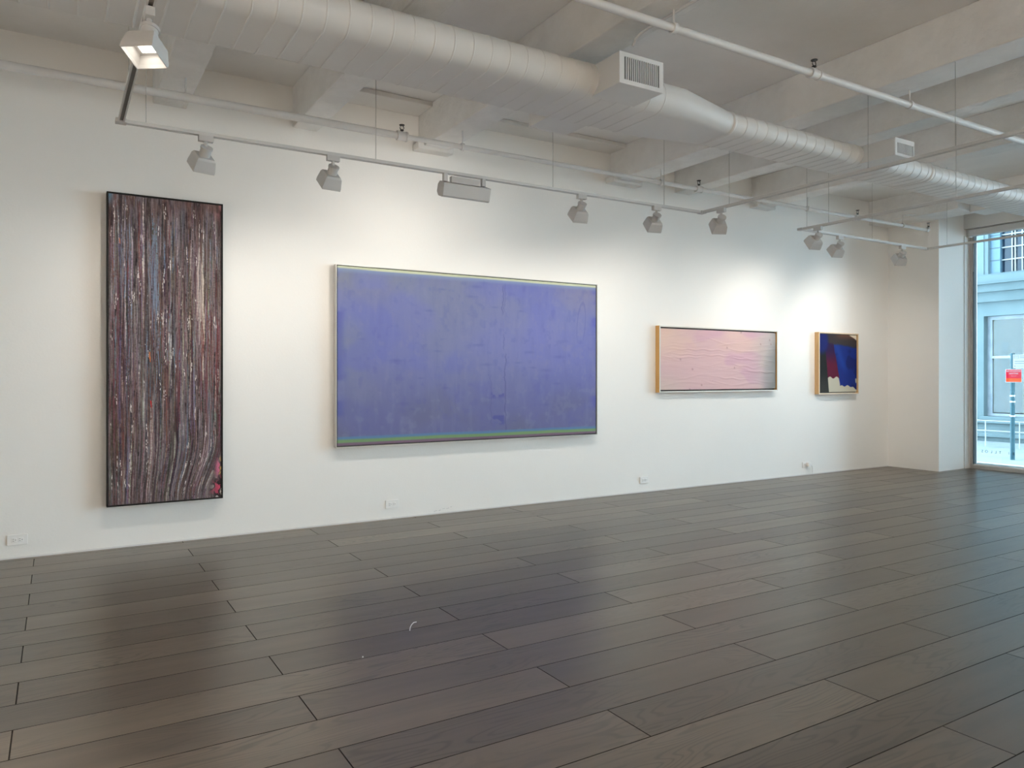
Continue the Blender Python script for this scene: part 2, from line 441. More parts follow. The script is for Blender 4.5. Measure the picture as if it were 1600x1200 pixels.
# ------------------------------------------------------------------ lighting tracks
ZT = 2.82
def track(label, runs, corners, wires):
    x0, y0 = runs[0][0]
    t = thing('lighting_track', (x0, y0, ZT), label, 'lighting track', 'suspended lighting tracks')
    for (a, b) in runs:
        ax = Vector((a[0],a[1],0)); bx = Vector((b[0],b[1],0)); d = (bx-ax).normalized(); n = Vector((-d.y, d.x, 0))
        def slab(mb, w0, w1, z0, z1):
            P = [ax+n*w0, bx+n*w0, bx+n*w1, ax+n*w1]
            mb.add([(p.x,p.y,z) for z in (z0,z1) for p in P], [(0,3,2,1),(4,5,6,7),(0,1,5,4),(1,2,6,5),(2,3,7,6),(3,0,4,7)])
        mb = MB(); slab(mb,-.0175,-.010,ZT-.011,ZT+.011); slab(mb,.010,.0175,ZT-.011,ZT+.011); slab(mb,-.010,.010,ZT+.003,ZT+.011)
        r = rel(mb, t).build('rail', M_rail_white, t)
        g = MB(); slab(g,-.0098,.0098,ZT-.002,ZT+.0028); rel(g, t).build('contact_slot', M_slotrail, r)
    for x, y in corners:
        rel(MB().box((x-.03,y-.03,ZT-.0125),(x+.03,y+.03,ZT+.0125)), t).build('corner_connector', M_rail_white, t, bevel=.002)
    for x, y in wires:
        top = ZC
        for b0, b1 in beams:
            if b0 < x < b1: top = ZB
        rel(MB().tube([(x,y,ZT),(x,y,top)], .0022, 6), t).build('suspension_wire', M_steel, t)
    return t
T1Y, XL, XR, TN = 5.03, .325, 5.13, -2.7
track('white lighting track loop hung in front of the tall striped and wide blue pictures',
    [((XL,T1Y),(XR,T1Y)), ((XL,TN),(XL,T1Y)), ((XR,TN),(XR,T1Y)), ((XL,TN),(XR,TN))],
    [(XL,T1Y),(XR,T1Y),(XL,TN),(XR,TN)],
    [(.46,T1Y),(1.93,T1Y),(3.45,T1Y),(4.66,T1Y),(5.131,4.70),(5.131,2.73),(5.131,3.36),(.325,4.45),(.325,1.5),(.325,-1),(5.12,.5),(2.6,TN)])
X2L, X2R, T2Y = 6.60, 8.91, 5.07
track('white lighting track loop hung towards the window end of the room',
    [((X2L,T2Y),(X2R,T2Y)), ((X2L,TN),(X2L,T2Y)), ((X2R,TN),(X2R,T2Y)), ((X2L,TN),(X2R,TN))],
    [(X2L,T2Y),(X2R,T2Y),(X2L,TN),(X2R,TN)],
    [(6.69,T2Y),(6.59,4.74),(7.82,T2Y),(6.59,3.50),(8.90,4.83),(6.6,1.5),(8.91,2.6),(8.91,.5)])

def aim_matrix(origin, direction):
    d = Vector(direction).normalized()
    up = Vector((0,0,1)); x = d.cross(up).normalized(); y = x.cross(d)
    M = Matrix((x, y, d)).transposed().to_4x4()     # local z = aim, local y = up
    M.translation = origin
    return M

def spot(x, y, aim, label, along='x', watts=SPOT_W, size=112, blend=1.0, group='track spotlights'):
    h = thing('track_spotlight', (x, y, ZT-.011), label, 'track light', group)
    z = ZT-.011
    a = (.044, .018) if along == 'x' else (.018, .044)
    rel(MB().box((x-a[0],y-a[1],z-.036),(x+a[0],y+a[1],z+.003)), h).build('adaptor', M_head, h, bevel=.003)
    rel(MB().tube([(x,y,z-.036),(x,y,z-.078)], .011, 12), h).build('stem', M_head, h, True)
    d = Vector(aim).normalized()
    piv = Vector((x, y, z-.092))
    M = aim_matrix(piv, d)
    k = MB()
    k.frustum(.034, .034, -.018, .045, M, 20); k.frustum(.038, .038, -.026, -.012, M, 20)
    rel(k, h).build('heat_sink', M_head, h, True)
    hs = MB()
    M2 = M @ Matrix.Translation((0, 0, 0))
    ro, ri, t = .058, .067, .004
    z0, z1 = .036, .125
    def sq(r, zz): return [M2 @ Vector((sx*r, sy*r, zz)) for sx, sy in ((-1,-1),(1,-1),(1,1),(-1,1))]
    hs.loft([sq(.050, z0-.004), sq(ro, z0+.010), sq(ri, z1-.02), sq(ri, z1), sq(ri-t, z1), sq(ri-t, z1-.02), sq(ro-t, z0+.03)], cap=True)
    rel(hs, h).build('housing', M_head, h, bevel=.0015)
    ln = MB().add(sq(.034, z0+.034), [(0,1,2,3)])
    ln.add(sq(.034, z0+.030), [(3,2,1,0)])
    rel(ln, h).build('lens', M_lit, h)
    li = bpy.data.lights.new('lamp_beam', 'SPOT'); li.energy = watts; li.color = LAMP_COL
    li.spot_size = R(size); li.spot_blend = blend; li.shadow_soft_size = .035
    lo = bpy.data.objects.new('lamp_beam', li); C.objects.link(lo); lo.parent = h
    Ml = aim_matrix(piv + d*(z1-.02), d)
    q = (-d).to_track_quat('Z', 'Y'); lo.rotation_euler = q.to_euler()
    lo.location = Ml.translation - h.location
    return h

def dn(dx, dy, deg):
    n = math.hypot(dx, dy); return (dx/n, dy/n, -math.tan(R(deg)))
GP = 'track spotlights aimed at the picture wall'
spot(.80, T1Y, dn(-.25, 1, 50), 'white track spotlight above the tall striped picture, nearest the track corner', group=GP)
spot(1.62, T1Y, dn(-.12, 1, 50), 'white track spotlight between the tall striped picture and the linear wall washer', group=GP)
spot(3.74, T1Y, dn(.15, 1, 50), 'white track spotlight above the wide blue picture, beside the linear wall washer', group=GP)
spot(4.57, T1Y, dn(.25, 1, 44), 'white track spotlight near the far corner of the long track', group=GP)
spot(XR, 4.79, dn(.45, 1, 38), 'white track spotlight on the cross rail just past the track corner', 'y', watts=SPOT_W*1.0, group=GP)
spot(X2L, 4.87, dn(.25, 1, 40), 'white track spotlight at the first corner of the second track loop', 'y', watts=SPOT_W*1.0, group=GP)
spot(7.24, T2Y, dn(.30, 1, 42), 'middle white track spotlight of the second track loop', watts=SPOT_W*1.3, group=GP)
spot(8.40, T2Y, dn(.55, 1, 42), 'pale track spotlight in front of the corner pilaster', watts=SPOT_W*1.8, group=GP)
# heads on the side rails aimed into the rest of the room
spot(XL, 3.42, (-.17, -.25, -.93), 'lit white track spotlight facing into the room on the cross rail under the duct', 'y', watts=SPOT_W*.8)
spot(XL, 2.55, (-.45, -.25, -.85), 'white track spotlight on the cross rail, next along from the lit one under the duct', 'y', watts=SPOT_W*.8)
GR = 'added fill spotlights aimed at the opposite wall'
for x in (.7, 1.6, 2.5, 3.4, 4.3):  # heads out of view, added to lift the room's fill light
    spot(x, TN, dn(0, -1, 48), 'unseen white track spotlight added as fill on the long loop, aimed at the opposite wall', size=95, watts=SPOT_W*2.6, group=GR)

# linear wall washers
def washer(xc, y, sgn, label, watts, group=None, rotz=0.0):
    ww = thing('wall_washer', (xc, y, ZT-.011), label, 'track light', group)
    z = ZT-.011; wx0, wx1 = xc-.20, xc+.20
    for x in (xc-.17, xc+.155):
        rel(MB().box((x-.016,y-.016,z-.055),(x+.016,y+.016,z+.003)), ww).build('adaptor', M_head, ww, bevel=.003)
    rel(MB().box((xc-.125,y-.018,z-.062),(xc+.12,y+.018,z-.014)), ww).build('driver_box', M_head, ww, bevel=.003)
    Mw = Matrix.Translation((0, y, z-.055)) @ Matrix.Rotation(R(20)*sgn, 4, 'X')
    prof = [(-.050,-.005),(-.060,-.100),(-.046,-.112),(.020,-.112),(.056,-.085),(.056,-.03),(.03,-.003)]
    hb = MB().loft([[Mw @ Vector((x, p[0]*sgn, p[1])) for p in prof] for x in (wx0, wx1)])
    rel(hb, ww).build('housing', M_head, ww, bevel=.003)
    ln = MB().add([Mw @ Vector((x, p[0]*sgn, p[1])) for x, p in ((wx0+.02,(.022,-.1125)),(wx1-.02,(.022,-.1125)),(wx1-.02,(.0565,-.0870)),(wx0+.02,(.0565,-.0870)))], [(0,1,2,3)])
    rel(ln, ww).build('lens', M_lit, ww)
    li = bpy.data.lights.new('washer_beam', 'AREA'); li.shape = 'RECTANGLE'; li.size = .34; li.size_y = .04; li.energy = watts; li.color = LAMP_COL if sgn > 0 else (1.0, .895, .77); li.spread = R(180 if sgn > 0 else 95)
    lo = bpy.data.objects.new('washer_beam', li); C.objects.link(lo); lo.parent = ww
    p = Mw @ Vector((xc, .06*sgn, -.115)); lo.location = p - ww.location
    lo.rotation_euler = (-Vector((0, .9*sgn, -.75 if sgn > 0 else -1.15))).to_track_quat('Z', 'Y').to_euler()
    ww.rotation_euler = (0, 0, rotz)
washer(2.645, T1Y, 1, 'long rectangular white wall washer hung from the track above the blue picture', WASH_W*.16)
for y in (1.3, .1, -1.1):  # out-of-view washers added so the end wall bounces fill light
    washer(XL, y, -1, 'unseen long white wall washer added as fill, aimed at the end wall away from the window', 95.0, 'added fill washers aimed at the end wall', R(-90))
for x in (1.15, 2.95, 7.6):  # added fill: unseen washers bouncing warm light off the opposite wall
    washer(x, TN, -1, 'unseen long white wall washer added as fill, aimed at the opposite wall', 195.0, 'added fill washers aimed at the opposite wall')

# ------------------------------------------------------------------ pictures
rng = np.random.default_rng(7)
def vnoise(w, h, fx, fy, seed, octaves=3):
    """smooth value noise on a w x h grid, fx/fy cells across"""
    r = np.random.default_rng(seed); out = np.zeros((h, w)); amp = 1.0; tot = 0
    for o in range(octaves):
        nx, ny = max(2, int(fx*2**o)+2), max(2, int(fy*2**o)+2)
        g = r.random((ny, nx))
        X = np.linspace(0, nx-1.001, w); Y = np.linspace(0, ny-1.001, h)
        xi = X.astype(int); yi = Y.astype(int); xf = X-xi; yf = Y-yi
        xf = xf*xf*(3-2*xf); yf = yf*yf*(3-2*yf)
        a = g[yi][:, xi]; b = g[yi][:, xi+1]; c = g[yi+1][:, xi]; d = g[yi+1][:, xi+1]
        v = (a*(1-xf)+b*xf)*(1-yf)[:, None] + (c*(1-xf)+d*xf)*yf[:, None]
        out += amp*v; tot += amp; amp *= .5
    return out/tot
def mixc(col, c, m): return col*(1-m[..., None]) + np.asarray(c, float)*m[..., None]
def sm(a, b, x): t = np.clip((x-a)/(b-a), 0, 1); return t*t*(3-2*t)

def canvas_mat(name, rough, spec, grain):
    m = mat(name, (.5,.5,.5), rough, 0, spec); nt, b, N, L = nodes(m)
    ca = N('ShaderNodeVertexColor'); ca.layer_name = 'paint'
    tc = N('ShaderNodeTexCoord'); n = N('ShaderNodeTexNoise'); n.inputs['Scale'].default_value = 260.0; n.inputs['Detail'].default_value = 3
    L(tc.outputs['Object'], n.inputs['Vector'])
    mr = N('ShaderNodeMapRange'); mr.inputs[3].default_value = 1-grain; mr.inputs[4].default_value = 1+grain; L(n.outputs['Fac'], mr.inputs[0])
    vm = N('ShaderNodeVectorMath'); vm.operation = 'SCALE'; L(ca.outputs[0], vm.inputs[0]); L(mr.outputs[0], vm.inputs['Scale'])
    L(vm.outputs[0], b.inputs['Base Color'])
    bp = N('ShaderNodeBump'); bp.inputs['Strength'].default_value = .15; bp.inputs['Distance'].default_value = .002
    L(n.outputs['Fac'], bp.inputs['Height']); L(bp.outputs[0], b.inputs['Normal'])
    return m

def canvas(parent, x0, x1, z0, z1, y, col, height, m, gain):
    """col: h x w x 3 in display values, row 0 at the top; height in metres towards the room"""
    hh, ww_, _ = col.shape
    X = np.linspace(x0, x1, ww_)-parent.location.x; Z = np.linspace(z1, z0, hh)-parent.location.z
    P = np.empty((hh, ww_, 3)); P[..., 0] = X[None]; P[..., 2] = Z[:, None]; P[..., 1] = y-parent.location.y-height
    idx = np.arange(hh*ww_).reshape(hh, ww_)
    F = np.stack([idx[:-1,:-1], idx[1:,:-1], idx[1:,1:], idx[:-1,1:]], -1).reshape(-1, 4)
    me = bpy.data.meshes.new('canvas')
    nv, nf = hh*ww_, len(F)
    # the rim folds back to the stretcher so the canvas has thickness
    rim = np.concatenate([idx[0,:], idx[1:,-1], idx[-1,:-1][::-1], idx[1:-1,0][::-1]])
    B = P.reshape(-1,3)[rim].copy(); B[:,1] = y-parent.location.y+.02
    allv = np.concatenate([P.reshape(-1,3), B])
    nr = len(rim); rf = np.stack([rim, np.roll(rim,-1), nv+np.roll(np.arange(nr),-1), nv+np.arange(nr)], -1)
    allf = np.concatenate([F, rf])
    me.vertices.add(len(allv)); me.vertices.foreach_set('co', allv.ravel())
    me.loops.add(allf.size); me.loops.foreach_set('vertex_index', allf.ravel().astype(np.int32))
    me.polygons.add(len(allf)); me.polygons.foreach_set('loop_start', np.arange(0, allf.size, 4, dtype=np.int32))
    me.polygons.foreach_set('use_smooth', np.ones(len(allf), bool))
    me.update(); me.validate()
    lin = s2l(np.clip(col, 0, 255)).reshape(-1,3)*gain
    cl = np.ones((len(allv), 4)); cl[:nv,:3] = np.clip(lin, 0, .95); cl[nv:,:3] = np.clip(lin[rim], 0, .95)
    at = me.color_attributes.new('paint', 'FLOAT_COLOR', 'POINT'); at.data.foreach_set('color', cl.ravel())
    me.materials.append(m)
    o = bpy.data.objects.new('canvas', me); C.objects.link(o); o.parent = parent; return o

def frame_parts(parent, x0, x1, z0, z1, y0, y1, wd, m, m_face=None, face=.003):
    """four bars from the wall side y1 to the room side y0"""
    for a, b in (((x0,y0,z0),(x0+wd,y1,z1)), ((x1-wd,y0,z0),(x1,y1,z1)), ((x0+wd,y0,z1-wd),(x1-wd,y1,z1)), ((x0+wd,y0,z0),(x1-wd,y1,z0+wd))):
        f = rel(MB().box(a, b), parent).build('frame_bar', m, parent)
        if m_face:
            rel(MB().box((a[0], y0-face, a[2]), (b[0], y0, b[2])), parent).build('face_strip', m_face, f)

M_black = mat('black frame', (.008,.008,.008), .5, 0, .15)
M_silver = mat('silver leaf frame', (.60,.60,.57), .35, .3)
M_dkgap = mat('dark frame gap', (.02,.02,.018), .6)
M_honey = noisy('honey wood', (.50,.27,.08), (.58,.33,.11), 3, .45, 0, stretch=(6,6,.6))
M_maple = noisy('pale maple wood', (.66,.50,.32), (.72,.56,.37), 3, .45, 0, stretch=(3,3,3))
M_oak = noisy('warm maple wood', (.54,.34,.16), (.60,.39,.19), 3, .45, 0, stretch=(6,6,.6))
M_paleface = mat('pale silvered face', (.68,.68,.62), .4)

# -- tall striped picture
P1 = thing('painting', (.725, D, 1.496), 'tall narrow picture of dripping grey, brown and blue streaks in a thin black frame', 'painting')
W1, H1 = 290, 840
u = np.linspace(0, 1, W1)[None, :].repeat(H1, 0); v = np.linspace(0, 1, H1)[:, None].repeat(W1, 1)   # v down
warp = (sm(.78, 1.0, v)**1.3)*.16*(u**1.5)
def streak_noise(fx, fy, seed, oct=3):
    n = vnoise(W1*2, H1, fx*2, fy, seed, oct)
    xi = np.clip(((u+warp)*W1).astype(int), 0, 2*W1-1)
    return np.take_along_axis(n, xi, 1)
n1, n2, n3, n4 = streak_noise(30, 3, 1), streak_noise(60, 5, 2), streak_noise(12, 1.5, 3, 2), streak_noise(90, 40, 4, 2)
col = np.empty((H1, W1, 3)); col[:] = (92, 82, 85)
hgt = np.zeros((H1, W1))
col = mixc(col, (62, 54, 56), sm(.48, .68, n1)*.9)
col = mixc(col, (116, 106, 112), sm(.52, .70, n2)*.8)
col = mixc(col, (90, 96, 112), sm(.52, .75, n3)*.6*(1-.6*v))
col = mixc(col, (96, 68, 66), sm(.54, .74, streak_noise(18, 2, 5))*.6)
col = mixc(col, (50, 43, 46), sm(.60, .74, n4)*.55); col = mixc(col, (134, 124, 124), sm(.38, .28, n4)*.35)
hgt += .002*n1 + .0015*n2 + .0015*n4
pal = [((46,39,42),.27),((108,98,104),.20),((92,102,120),.09),((104,66,64),.10),((126,118,118),.14),((190,184,180),.05),((72,60,56),.1),((96,50,56),.05)]
pc = np.array([p[0] for p in pal], float); pw = np.array([p[1] for p in pal]); pw /= pw.sum()
ux = np.linspace(0, 1, W1)
def stroke(cu, v0, v1, wd, c, op, lift, wob=.006, broken=0.0):
    a, b = max(0, int(v0*H1)), min(H1, int(v1*H1))
    if b-a < 4: return
    t = np.arange(a, b); n = len(t)
    ph = rng.random(3)*6.28
    cx = cu + wob*(np.sin(t/50+ph[0])+.6*np.sin(t/21+ph[1])+.4*np.sin(t/9+ph[2])) - (sm(.78,1.0,t/H1)**1.3)*.16*cu**1.5
    env = np.clip(np.minimum(np.arange(n)/(.15*n+1), (n-np.arange(n))/(.35*n+1)), 0, 1)
    kn = np.arange(a, b+9, 3)
    w_ = wd*(.35+.65*env)*(.35+.65*np.interp(t, kn, rng.random(len(kn))))
    o_ = op*np.ones(n)
    if broken:
        kn = np.arange(a, b+13, 5); o_ = op*sm(broken-.15, broken+.15, np.interp(t, kn, rng.random(len(kn))))
    lo = max(0, int((cx.min()-wd*2)*W1)); hi = min(W1, int((cx.max()+wd*2)*W1)+2)
    if hi <= lo: return
    d = np.abs(ux[None, lo:hi]-cx[:, None])/w_[:, None]
    m_ = np.clip(1.5-1.5*d, 0, 1)*o_[:, None]
    col[a:b, lo:hi] = mixc(col[a:b, lo:hi], c, m_)
    hgt[a:b, lo:hi] += lift*m_*.5
for i in range(1900):
    L_ = rng.uniform(.02,.09) if rng.random() < .4 else rng.uniform(.1,.5)
    v0 = rng.uniform(-.05, .97)
    c = pc[rng.choice(len(pal), p=pw)] + rng.normal(0, 7, 3)
    stroke(rng.uniform(0, 1.02), v0, v0+L_, rng.uniform(.004, .013), c, rng.uniform(.3,.75), .002, .003, .12)
for i in range(46):                                             # sky blue accents, upper part
    v0 = rng.uniform(0,.5); stroke(rng.choice([rng.normal(.40,.04), rng.normal(.13,.05), rng.uniform(0,1)], p=[.5,.25,.25]), v0, v0+rng.uniform(.02,.2), rng.uniform(.003,.009), (104,138,168), .6, .002, .004, .3)
for i in range(10): stroke(.385+rng.normal(0,.02), rng.uniform(.05,.25), rng.uniform(.3,.5), rng.uniform(.006,.014), (98,112,134), .5, .002)
for i in range(105):                                            # broken white flecks
    v0 = rng.uniform(0, .95)**1.2; cu_ = rng.uniform(.02,.98)
    for q in range(rng.integers(1, 4)):
        stroke(cu_+rng.normal(0,.006), v0+rng.uniform(0,.03), v0+rng.uniform(.02,.07), rng.uniform(.002,.006), (218,214,210), .9, .004, .006, .45)
for i in range(60):                                             # black gaps
    v0 = rng.uniform(0, .9); stroke(rng.uniform(.02,.98), v0, v0+rng.uniform(.01,.06), rng.uniform(.003,.008), (18,16,18), .85, -.002, .004, .3)
for i in range(12): stroke(.80+rng.normal(0,.022), rng.uniform(.12,.3), rng.uniform(.4,.62), rng.uniform(.005,.012), (158,146,140), .5, .002)
stroke(.830,.20,.60,.014,(186,174,162),.8,.003); stroke(.785,.15,.40,.018,(166,156,150),.7,.003); stroke(.715,.14,.27,.012,(158,150,148),.7,.003,.004,.3)
for i in range(16): stroke(.88+rng.normal(0,.06), rng.uniform(.2,.6), rng.uniform(.5,.85), rng.uniform(.004,.010), (104,46,50), .55, .002)
stroke(.36,.505,.54,.010,(196,104,50),1,.004); stroke(.36,.665,.69,.008,(206,40,36),1,.004); stroke(.09,.14,.16,.008,(200,110,70),.8,.003)
top = sm(.10, .0, v+.05*(vnoise(W1,H1,8,8,9)-.5))
col = mixc(col, (112,82,76), top*.55*sm(.4,.7,vnoise(W1,H1,9,14,10)))
col = mixc(col, (176,122,132), sm(.88,1.0,u)*sm(.09,.0,v)*.7*sm(.35,.6,vnoise(W1,H1,14,30,11)))
col = mixc(col, (96,140,170), sm(.06,.0,u)*sm(.05,.0,v)*.8)
crn = sm(.12, .02, np.hypot((1-u)*.9, (v-.965)*1.9)+.06*(vnoise(W1,H1,16,40,12)-.5))
cn = vnoise(W1,H1,22,52,13)
col = mixc(col, (30,27,30), crn*.9); col = mixc(col, (210,206,200), crn*sm(.56,.66,cn)); col = mixc(col, (196,76,104), crn*sm(.42,.34,cn)*.9)
pk = sm(.10,.02,np.hypot((1-u)*1.2,(v-.90)*1.8)); col = mixc(col, (188,96,128), pk*sm(.5,.62,vnoise(W1,H1,24,60,14))); col = mixc(col, (196,160,96), pk*sm(.62,.7,vnoise(W1,H1,24,60,15)))
hgt += .006*crn*cn
hgt *= .55
lum = col.mean(-1, keepdims=True); col = lum + (col-lum)*.85; col = 82+(col-82)*1.22
col *= (1+.16*(rng.random((H1,W1))-.5))[..., None]
canvas(P1, .324, 1.115, .336, 2.653, D-.081, col, hgt, canvas_mat('streaked impasto paint', .55, .12, .10), .95)
frame_parts(P1, .312, 1.127, .325, 2.665, D-.090, D-.020, .011, M_black)
rel(MB().box((.36, D-.06, .37),(1.08, D-.001, 2.62)), P1).build('backing', M_dkgap, P1)

# -- wide blue picture
P2 = thing('painting', (3.48, D, 1.47), 'wide hazy violet-blue picture with thin green bottom stripe in a silver frame', 'painting')
W2, H2 = 400, 232
u = np.linspace(0, 1, W2)[None, :].repeat(H2, 0); v = np.linspace(0, 1, H2)[:, None].repeat(W2, 1)
col = np.empty((H2, W2, 3)); col[:] = (124, 131, 182)
A, B_, E_, G_ = vnoise(W2,H2,4,3,21,4), vnoise(W2,H2,7,5,22,4), vnoise(W2,H2,40,20,23,3), vnoise(W2,H2,70,6,28,3)
col = mixc(col, (130,138,160), sm(.40,.65,A)*.7*sm(1.0,.1,v*.6+u*.7))
col = mixc(col, (112,120,188), sm(.42,.66,B_)*.55)
col = mixc(col, (136,140,150), sm(.62,.0,u)*sm(.30,.0,v)*.75*sm(.35,.55,B_))
col = mixc(col, (130,136,196), sm(.30,.0,np.hypot((u-.68)*.8,(v-.42)))*.5)
col = mixc(col, (106,110,152), sm(.45,1.0,v)*.75)  # darker lower half, partly the lamps' falloff put into the paint
col = mixc(col, (106,110,132), sm(.44,.68,vnoise(W2,H2,5,4,24,3))*sm(.45,1.0,v)*.4)
col = mixc(col, (144,140,162), sm(.70,1.0,u)*sm(.32,.0,v)*.6*sm(.38,.55,A))
col = mixc(col, (94,102,170), sm(.60,.80,E_)*.22); col = mixc(col, (142,146,176), sm(.40,.22,E_)*.22)
col = mixc(col, (142,148,184), sm(.55,.75,G_)*.12); col = mixc(col, (104,110,160), sm(.45,.25,G_)*.12)
col = mixc(col, (84,94,168), sm(.035,.0,u)*.55*sm(.4,.6,vnoise(W2,H2,2,9,29))); col = mixc(col, (92,100,188), sm(.955,1.0,u)*.6*sm(.45,.65,vnoise(W2,H2,3,10,30)))
jag = vnoise(W2,H2,3,26,25,3)
for c0, a0, a1, k_ in ((.592,.03,.24,.45),(.600,.02,.22,.3),(.597,.34,.46,.35),(.602,.46,.98,.5),(.545,.60,.93,.25)):   # irregular upright creases
    d = np.abs(u-(c0+.016*(jag-.5))); col = mixc(col, (84,88,140), sm(.0032,.0006,d)*k_*sm(a0,a0+.03,v)*sm(a1,a1-.03,v))
pt = sm(.50,.56,vnoise(W2,H2,40,30,26))*sm(.030,.022,np.abs(u-.572))*(sm(.68,.70,v)*sm(.76,.73,v)+sm(.855,.86,v)*sm(.93,.90,v)); col = mixc(col, (82,88,160), pt*.6)
d = np.abs(np.hypot((u-.930-.05*(v-.3)*-1)*7,(v-.27)*.9)-.13); col = mixc(col, (96,100,162), sm(.02,.004,d)*.35*sm(.42,.3,v))
for i in range(26):
    cu_, cv_ = rng.random(2); rr_ = rng.uniform(.004,.010)
    col = mixc(col, (92,100,160), np.exp(-(((u-cu_)/rr_/2.4)**2+((v-cv_)/rr_)**2))*.35)
wv = .004*(vnoise(W2,H2,7,1,27,2)-.5)
col = mixc(col, (140,158,194), sm(.045,.016,v)*.8)
col = mixc(col, (214,220,192), sm(.016,.011,v+wv))
col = mixc(col, (98,136,176), sm(.948,.955,v+wv)*.95)
col = mixc(col, (124,158,112), sm(.964,.968,v+wv)*.95)
col = mixc(col, (124,106,126), sm(.982,.986,v+wv))
canvas(P2, 2.069, 4.874, .691, 2.253, D-.065, col, .0015*E_, canvas_mat('stained matte canvas', .8, .08, .05), .81)
frame_parts(P2, 2.054, 4.889, .676, 2.265, D-.075, D-.012, .005, M_silver)
frame_parts(P2, 2.059, 4.884, .681, 2.260, D-.060, D-.001, .009, M_dkgap)

# -- pink relief picture
P3 = thing('painting', (6.755, D, 1.486), 'pale pink wrinkled picture fading to grey in a honey wood frame', 'painting')
W3, H3 = 330, 130
u = np.linspace(0, 1, W3)[None, :].repeat(H3, 0); v = np.linspace(0, 1, H3)[:, None].repeat(W3, 1)
col = np.empty((H3, W3, 3)); col[:] = (206, 174, 180)
A = vnoise(W3,H3,5,3,31,3)
col = mixc(col, (218,190,178), sm(.32,.0,u)*sm(.75,.1,v)*.9)
col = mixc(col, (214,184,176), sm(.4,.65,A)*.6*sm(.7,.2,v))
col = mixc(col, (198,160,180), sm(.45,.62,vnoise(W3,H3,4,3,33,2))*.65*sm(.1,.4,u))
col = mixc(col, (200,184,180), sm(.3,.0,u)*sm(.6,1.0,v)*.8)
g_ = sm(.72,1.0,u+.10*(A-.5)); col = mixc(col, (176,172,172), g_*.9)
col = mixc(col, (110,112,112), sm(.88,1.05,u+.10*(v-.4)+.06*(A-.5))*.85)
hgt = .0015*vnoise(W3,H3,8,40,34,3)
for i in range(46):
    cv, cu_, L_ = rng.uniform(.05,.95), rng.uniform(.0,1.0), rng.uniform(.05,.24)
    cy = cv + .03*np.sin((u-cu_)*14+rng.random()*6) + rng.normal(0,.14)*(u-cu_)
    env = np.exp(-((u-cu_)/L_)**4)
    hgt += rng.uniform(.0006,.002)*env*np.exp(-((v-cy)/rng.uniform(.008,.016))**2)
for cu_, cv, L_, sl in ((.30,.33,.22,.02),(.40,.42,.30,.04),(.68,.47,.12,.12),(.70,.60,.09,.3),(.85,.70,.14,.1),(.62,.82,.12,.15),(.20,.46,.14,-.05)):
    hgt += .0035*np.exp(-((u-cu_)/L_)**4)*np.exp(-((v-cv-sl*(u-cu_)-.008*np.sin(u*50))/.011)**2)
for i in range(10):
    cu_, cv = rng.random(2); bl = np.exp(-(((u-cu_)*2.6/.016)**2+((v-cv)/.016)**2)); hgt += .002*bl; col = mixc(col, (150,120,122), bl*.6)
canvas(P3, 5.795, 7.724, 1.139, 1.834, D-.055, col, hgt, canvas_mat('pink relief paint', .5, .25, .04), np.array([.97,.92,.86]))
frame_parts(P3, 5.770, 7.748, 1.110, 1.864, D-.067, D-.003, .013, M_honey, M_paleface)
frame_parts(P3, 5.783, 7.735, 1.123, 1.851, D-.028, D-.010, .016, M_dkgap)

# -- small dark picture
P4 = thing('painting', (8.985, D, 1.466), 'small upright picture of blue, maroon and black shapes on cream in a maple frame', 'painting')
W4, H4 = 150, 160
u = np.linspace(0, 1, W4)[None, :].repeat(H4, 0); v = np.linspace(0, 1, H4)[:, None].repeat(W4, 1)
n_ = vnoise(W4,H4,6,6,41,3)-.5; n5 = vnoise(W4,H4,4,5,42,3)
col = np.empty((H4, W4, 3)); col[:] = (206, 200, 180)
eb = .80 + .025*np.sin(u*38) + .05*n_                            # scalloped lower edges
blue = sm(.0,.03,u-(.36+.27*(v-.25)+.02*n_))*sm(.0,.012,(.90+.30*np.clip(u-.8,0,1)+.012*np.sin(u*40))-v)
col = mixc(col, (22,42,124), blue); col = mixc(col, (28,64,150), blue*sm(.15,.0,np.abs((u-.45)-.55*(v-.2)))*.7*sm(.75,.5,v))
col = mixc(col, (18,24,86), blue*sm(.45,.65,n5)*.7)
mar = sm(.0,.02,(.40+.27*(v-.25)+.02*n_)-u)*sm(.0,.015,(.755+.016*np.sin(u*36+1))-v)
col = mixc(col, (92,16,46), mar); col = mixc(col, (44,20,66), mar*sm(.55,.25,v))
blk = sm(.0,.02,(.14+.12*v+.015*n_)-u); col = mixc(col, (34,34,34), blk); col = mixc(col, (70,72,68), blk*sm(.55,1.0,v)*.7)
topb = sm(.0,.06,.15+.10*u+.06*n_-v); col = mixc(col, (60,52,48), topb*.95); col = mixc(col, (104,70,52), topb*sm(.3,.6,u)*sm(.12,.0,v)*.9)
col = mixc(col, (24,34,110), sm(.22,.12,np.hypot(u-.06,(v-.12)*.8))*.9)
cc = sm(.0,.025,(u-.72)*.42-v-.02+.02*n_); col = mixc(col, (222,206,182), cc)
rb = sm(.0,.015,u-.955-.03*n_)*sm(.75,.78,v)*sm(.86,.83,v); col = mixc(col, (200,196,180), rb)
canvas(P4, 8.585, 9.383, 1.080, 1.852, D-.055, col, .001*n5, canvas_mat('poured stain canvas', .7, .10, .04), .78)
frame_parts(P4, 8.560, 9.408, 1.055, 1.876, D-.067, D-.003, .014, M_oak, M_maple)
frame_parts(P4, 8.574, 9.394, 1.069, 1.862, D-.028, D-.010, .014, M_dkgap)

